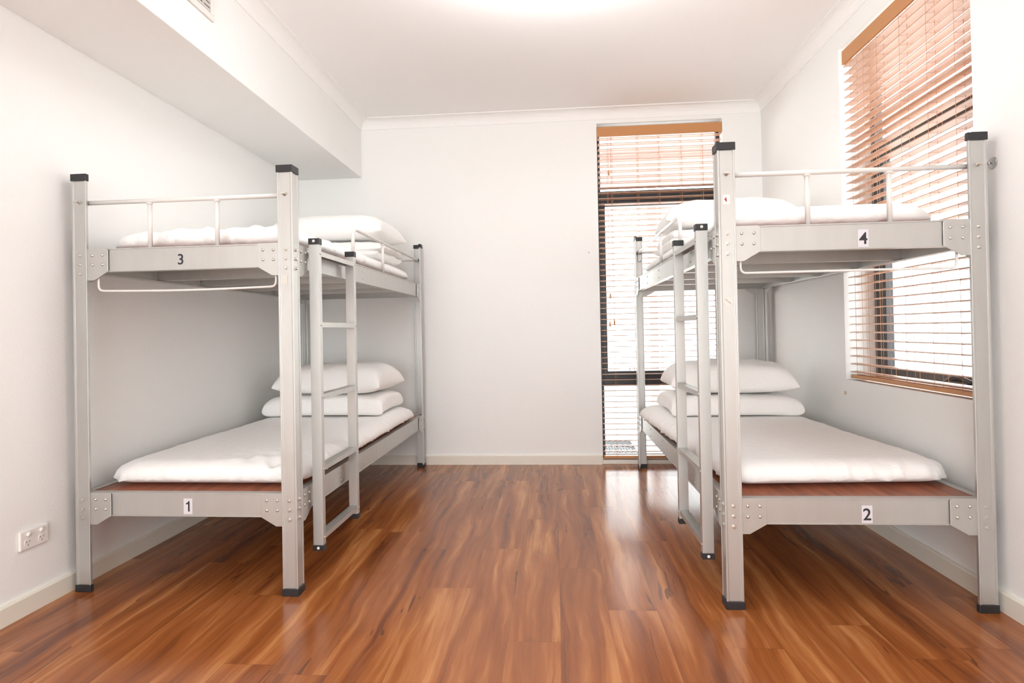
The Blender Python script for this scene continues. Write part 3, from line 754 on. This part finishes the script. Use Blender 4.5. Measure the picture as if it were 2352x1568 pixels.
GM, GP, GQ = 'white mattresses on the bunks', 'white pillows at the heads of the bunks', 'folded white quilts at the heads of the bunks'
TM = .100
ZMu, ZMl = ZU - .002, ZL - .002
def lay(s, zb, label_m, seed, y0, y1, x0, x1, crumple=None, T=TM, rz=0.0):
    o = bed_obj('mattress', slab(y1 - y0, x1 - x0, T, seed, crumple=crumple), s, (x0 + x1) / 2, (y0 + y1) / 2, zb, rz)
    return tag(o, label_m, 'mattress', GM)
lay(1, ZMl, 'white sheeted mattress on the lower left bunk, crumpled corner by the ladder', 3.2, .095, 1.94, .040, .925, (.33, -.80, .22, .042))
lay(-1, ZMl, 'smooth white sheeted mattress on the lower right bunk above rail number 2', 5.7, .150, 1.97, .050, .925, rz=-.045)
lay(1, ZMu, 'creased white mattress on the upper left bunk behind rail number 3', 8.4, .10, 1.96, .06, .892, (.10, -.80, .34, .026))
lay(-1, ZMu, 'white mattress on the upper right bunk behind rail number 4', 11.9, .10, 1.96, .09, .892)

def put(name, bm, s, x, y, z, rz, label, cat, group): return tag(bed_obj(name, bm, s, x, y, z, rz), label, cat, group)
zl, zu = ZMl + TM, ZMu + TM
put('pillow', pillow(.39, .265, .066, .056, 4.3, .03, 12.0, .30), 1, .462, 1.60, zl + .064, .03, 'lower white pillow of the pair on the lower left bunk, resting on its mattress', 'pillow', GP)
put('pillow', pillow(.36, .25, .120, .072, 1.1, .07, 4.6, .42), 1, .500, 1.59, zl + .211, -.05, 'top white pillow of the pair on the lower left bunk', 'pillow', GP)
put('pillow', pillow(.375, .26, .060, .054, 6.8, .03, 12.0, .30), -1, .485, 1.52, zl + .061, .02, 'lower white pillow of the pair on the lower right bunk, resting on its mattress', 'pillow', GP)
put('pillow', pillow(.36, .25, .118, .072, 2.6, .07, 4.6, .42), -1, .485, 1.52, zl + .202, .06, 'top white pillow of the pair on the lower right bunk', 'pillow', GP)
put('folded_quilt', quilt(.385, .26, .115, 3.0), 1, .48, 1.62, zu + .010, .0, 'folded white quilt under the pillow on the upper left bunk', 'quilt', GQ)
put('pillow', pillow(.39, .26, .112, .060, 9.2, .07, 4.6, .42), 1, .49, 1.62, zu + .206, -.04, 'single white pillow on the folded quilt of the upper left bunk', 'pillow', GP)
put('folded_quilt', quilt(.385, .26, .115, 5.0), -1, .46, 1.58, zu + .010, .0, 'folded white quilt under the pillow on the upper right bunk', 'quilt', GQ)
put('pillow', pillow(.385, .26, .112, .060, 12.4, .07, 4.6, .42), -1, .46, 1.58, zu + .206, .05, 'single white pillow on the folded quilt of the upper right bunk', 'pillow', GP)

# ================================================================== small things on the walls
# double power outlet
oy, oz = 2.0375, .276
out = tag(empty('power_outlet', (XL, oy, oz)), 'white double power outlet with two switches low on the left wall', 'power outlet')
bm = new_bm(); box(bm, XL + .0005, XL + .010, oy - .060, oy + .060, oz - .036, oz + .036); part('face_plate', bm, 'white_plastic', out, bevel=.004)
for dy in (-.029, .029):
    bm = new_bm(); lathe(bm, [(.0085, 0), (.0085, .004), (.007, .006), (0, .0065)], (XL + .010, oy + dy * .93, oz + .019), (1, 0, 0), 18); part('switch', bm, 'white_plastic', out)
    bm = new_bm(); lathe(bm, [(.0155, 0), (.015, .0012), (0, .0013)], (XL + .010, oy + dy, oz - .010), (1, 0, 0), 24)
    for f in bm.faces: f.smooth = False
    so_ = part('socket', bm, 'white_plastic', out)
    bm = new_bm()
    for (cy_, cz_, an) in ((-.0065, .003, .5), (.0065, .003, -.5), (0, -.0085, 0)):
        ps = [(-.0008, -.0035), (.0008, -.0035), (.0008, .0035), (-.0008, .0035)]; ca, sa = math.cos(an), math.sin(an)
        prism(bm, [(u * ca - v * sa, u * sa + v * ca) for u, v in ps], lambda u, v, t: (XL + .0113 + t, oy + dy + cy_ + u, oz - .010 + cz_ + v), 0, .0006)
    o = finish('slot', bm, 'ink'); o.parent = so_; o.data.transform(Matrix.Translation((-XL, -oy, -oz)))
# air vent in the bulkhead face
vy0, vy1, vz0, vz1 = 1.85, 2.424, 2.421, 2.600
ven = tag(empty('air_vent', (BHX, (vy0 + vy1) / 2, vz0)), 'white louvred air vent in the face of the boxed beam, cut by the top edge', 'vent')
bm = new_bm(); e = .026
box(bm, BHX + .0005, BHX + .012, vy0, vy1, vz0, vz0 + e); box(bm, BHX + .0005, BHX + .012, vy0, vy1, vz1 - e, vz1)
box(bm, BHX + .0005, BHX + .012, vy0, vy0 + e, vz0 + e, vz1 - e); box(bm, BHX + .0005, BHX + .012, vy1 - e, vy1, vz0 + e, vz1 - e)
part('vent_frame', bm, 'white_plastic', ven, bevel=.004)
bm = new_bm(); box(bm, BHX + .0005, BHX + .002, vy0 + e, vy1 - e, vz0 + e, vz1 - e); part('shade_sheet', bm, 'dark', ven)  # dark sheet on the solid beam, painting the shade behind the louvres
z = vz0 + e + .010
while z < vz1 - e - .004:
    bm = new_bm(); prism(bm, [(.002, -.004), (.011, .002), (.011, .0045), (.002, -.0015)], lambda u, v, t: (BHX + u, t, z + v), vy0 + e, vy1 - e); part('louvre', bm, 'white_plastic', ven); z += .0215
bm = new_bm()
for yy in (vy0 + .14, vy0 + .30, vy1 - .075): box(bm, BHX + .002, BHX + .004, yy, yy + .004, vz0 + e, vz1 - e)
part('mullion', bm, 'white_plastic', ven)
# clear hook on the right wall beside the post
hk = tag(empty('wall_hook', (XR, 2.150, 1.592)), 'small clear plastic hook on the right wall beside the tall post of bed number 4', 'hook')
bm = new_bm(); lathe(bm, [(.022, 0), (.021, .002), (.012, .005), (0, .007)], (XR - .0005, 2.155, 1.592), (-1, 0, 0), 24); part('suction_cup', bm, 'clear', hk)
bm = new_bm(); lathe(bm, [(.003, .004), (.003, .012), (.006, .013), (.006, .018), (0, .020)], (XR, 2.155, 1.592), (-1, 0, 0), 12); part('peg', bm, 'steel', hk)
# black wire hook on the far guard rail of the right bed
c, sn = math.cos(.004), math.sin(.004)
def br(x, y, z): return (1.5430 - c * x - sn * y, 2.1309 - sn * x + c * y, z)
hp = []
for k in range(25):
    t = k / 24
    if t < .38: a = PI * (1.05 - t / .38 * 1.15); hp.append((.013 * math.cos(a), 1.575 + .013 * math.sin(a)))
    elif t < .62: f_ = (t - .38) / .24; hp.append((.012 - .0 * f_, 1.571 - .050 * f_))
    else: a = PI * (0.0 - (t - .62) / .38 * .95); hp.append((.0 + .012 * math.cos(a), 1.520 + .014 * math.sin(a)))
bm = new_bm(); tube(bm, [br(BW - .028 + u, 2.055, z) for u, z in hp], .0019, 8)
tag(finish('wire_hook', bm, 'ink'), 'black wire S hook hung on the guard rail of bunk 4 by the back window', 'hook')

# ================================================================== outside
bm = new_bm(); box(bm, -6, 9, YB + .14, 12, -.14, -.06); box(bm, XR + .235, 9, -6, YB + .14, -.14, -.06)
tag(finish('paving', bm, 'paving'), 'pale paved yard outside the windows', 'paving', kind='structure')
# corrugated steel fence beyond the right window
fx, nseg = XR + 2.6, 0
pts = []
yy = -1.5
while yy < 8.0:
    for dy, dx in ((0, 0), (.035, 0), (.055, .028), (.095, .028), (.115, 0)): pts.append((fx + dx, yy + dy))
    yy += .15
bm = new_bm(); ra = [bm.verts.new((x, y, -.06)) for x, y in pts]; rb = [bm.verts.new((x, y, 1.42)) for x, y in pts]
ra2 = [bm.verts.new((x + .004, y, -.06)) for x, y in pts]; rb2 = [bm.verts.new((x + .004, y, 1.42)) for x, y in pts]
for k in range(len(pts) - 1):
    bm.faces.new((ra[k], ra[k + 1], rb[k + 1], rb[k])); bm.faces.new((ra2[k + 1], ra2[k], rb2[k], rb2[k + 1])); bm.faces.new((rb[k], rb[k + 1], rb2[k + 1], rb2[k]))
fence = tag(empty('steel_fence', (fx, 2.5, -.06)), 'white corrugated steel fence outside the right window', 'fence')
part('corrugated_sheet', bm, 'fence', fence, recalc=False)
bm = new_bm(); box(bm, fx - .012, fx + .05, -1.5, 8.0, 1.42, 1.46); part('cap_rail', bm, 'fence', fence)
# shrub behind the fence
sh = tag(empty('shrub', (fx + 1.3, 4.9, -.06)), 'green shrub showing over the fence through the right window', 'shrub')
bm = new_bm(); tube(bm, [(fx + 1.3, 4.9, -.06), (fx + 1.32, 4.92, .8), (fx + 1.28, 4.9, 1.5)], .03, 8); part('trunk', bm, 'bark', sh)
bm = new_bm()
for k in range(420):
    a, b_, r_ = random.uniform(0, 2 * PI), random.uniform(-1, 1), random.uniform(.25, .62)
    c0 = Vector((fx + 1.3 + r_ * math.cos(a) * math.sqrt(1 - b_ * b_), 4.9 + r_ * 1.2 * math.sin(a) * math.sqrt(1 - b_ * b_), 1.45 + .7 * r_ * b_))
    d1 = Vector((random.uniform(-1, 1), random.uniform(-1, 1), random.uniform(-.6, .6))).normalized(); d2 = d1.cross(Vector((random.random(), random.random(), random.random())).normalized()).normalized()
    L_ = random.uniform(.05, .09)
    bm.faces.new([bm.verts.new(c0 + d1 * L_), bm.verts.new(c0 + d2 * L_ * .35), bm.verts.new(c0 - d1 * L_), bm.verts.new(c0 - d2 * L_ * .35)])
part('foliage', bm, 'leaf', sh, recalc=False)
# patio cover outside the back window
pt = tag(empty('patio_cover', (.8, 6.2, -.06)), 'pale patio cover on posts outside the back window', 'patio cover')
bm = new_bm(); box(bm, -1.6, 3.6, YB + .9, 8.2, 3.05, 3.09); part('roof_sheet', bm, 'patio_roof', pt)
for y_ in (5.6, 6.6, 7.6):
    bm = new_bm(); box(bm, -1.6, 3.6, y_, y_ + .06, 2.90, 3.05); part('rafter', bm, 'post', pt)
for x_ in (1.08, 3.3):
    bm = new_bm(); box(bm, x_, x_ + .085, 6.5, 6.585, -.06, 2.78); part('post', bm, 'post', pt)
bm = new_bm(); box(bm, -1.6, 3.6, 6.5, 6.585, 2.78, 2.92); part('beam', bm, 'post', pt)
# door mat of rubber mesh
dm = tag(empty('door_mat', (.40, 5.20, -.06)), 'dark rubber mesh mat on the paving outside the tall back window', 'mat')
bm = new_bm()
mx0, mx1, my0, my1 = -.15, .70, 4.84, 5.62
for k in range(-20, 24):
    for sg in (1, -1):
        a = Vector((mx0 + k * .05, my0, 0)); b_ = a + Vector((sg * (my1 - my0), (my1 - my0), 0)); seg = []
        # clip to the mat
        t0_, t1_ = 0.0, 1.0
        dxm = b_.x - a.x
        ta, tb = (mx0 - a.x) / dxm, (mx1 - a.x) / dxm
        t0_, t1_ = max(t0_, min(ta, tb)), min(t1_, max(ta, tb))
        if t1_ - t0_ > .02:
            p0, p1 = a.lerp(b_, t0_), a.lerp(b_, t1_)
            nrm = Vector((-(p1 - p0).y, (p1 - p0).x, 0)).normalized() * .006
            q = [(p0 + nrm), (p1 + nrm), (p1 - nrm), (p0 - nrm)]
            prism(bm, [(v.x, v.y) for v in q], lambda u, v, t: (u, v, t), -.059, -.047 if sg > 0 else -.0475)
part('mesh_grid', bm, 'winframe', dm)
bm = new_bm()
for (a0, a1, b0, b1) in ((mx0, mx1, my0 - .02, my0), (mx0, mx1, my1, my1 + .02), (mx0 - .02, mx0, my0 - .02, my1 + .02), (mx1, mx1 + .02, my0 - .02, my1 + .02)): box(bm, a0, a1, b0, b1, -.0595, -.045)
part('mat_border', bm, 'winframe', dm)
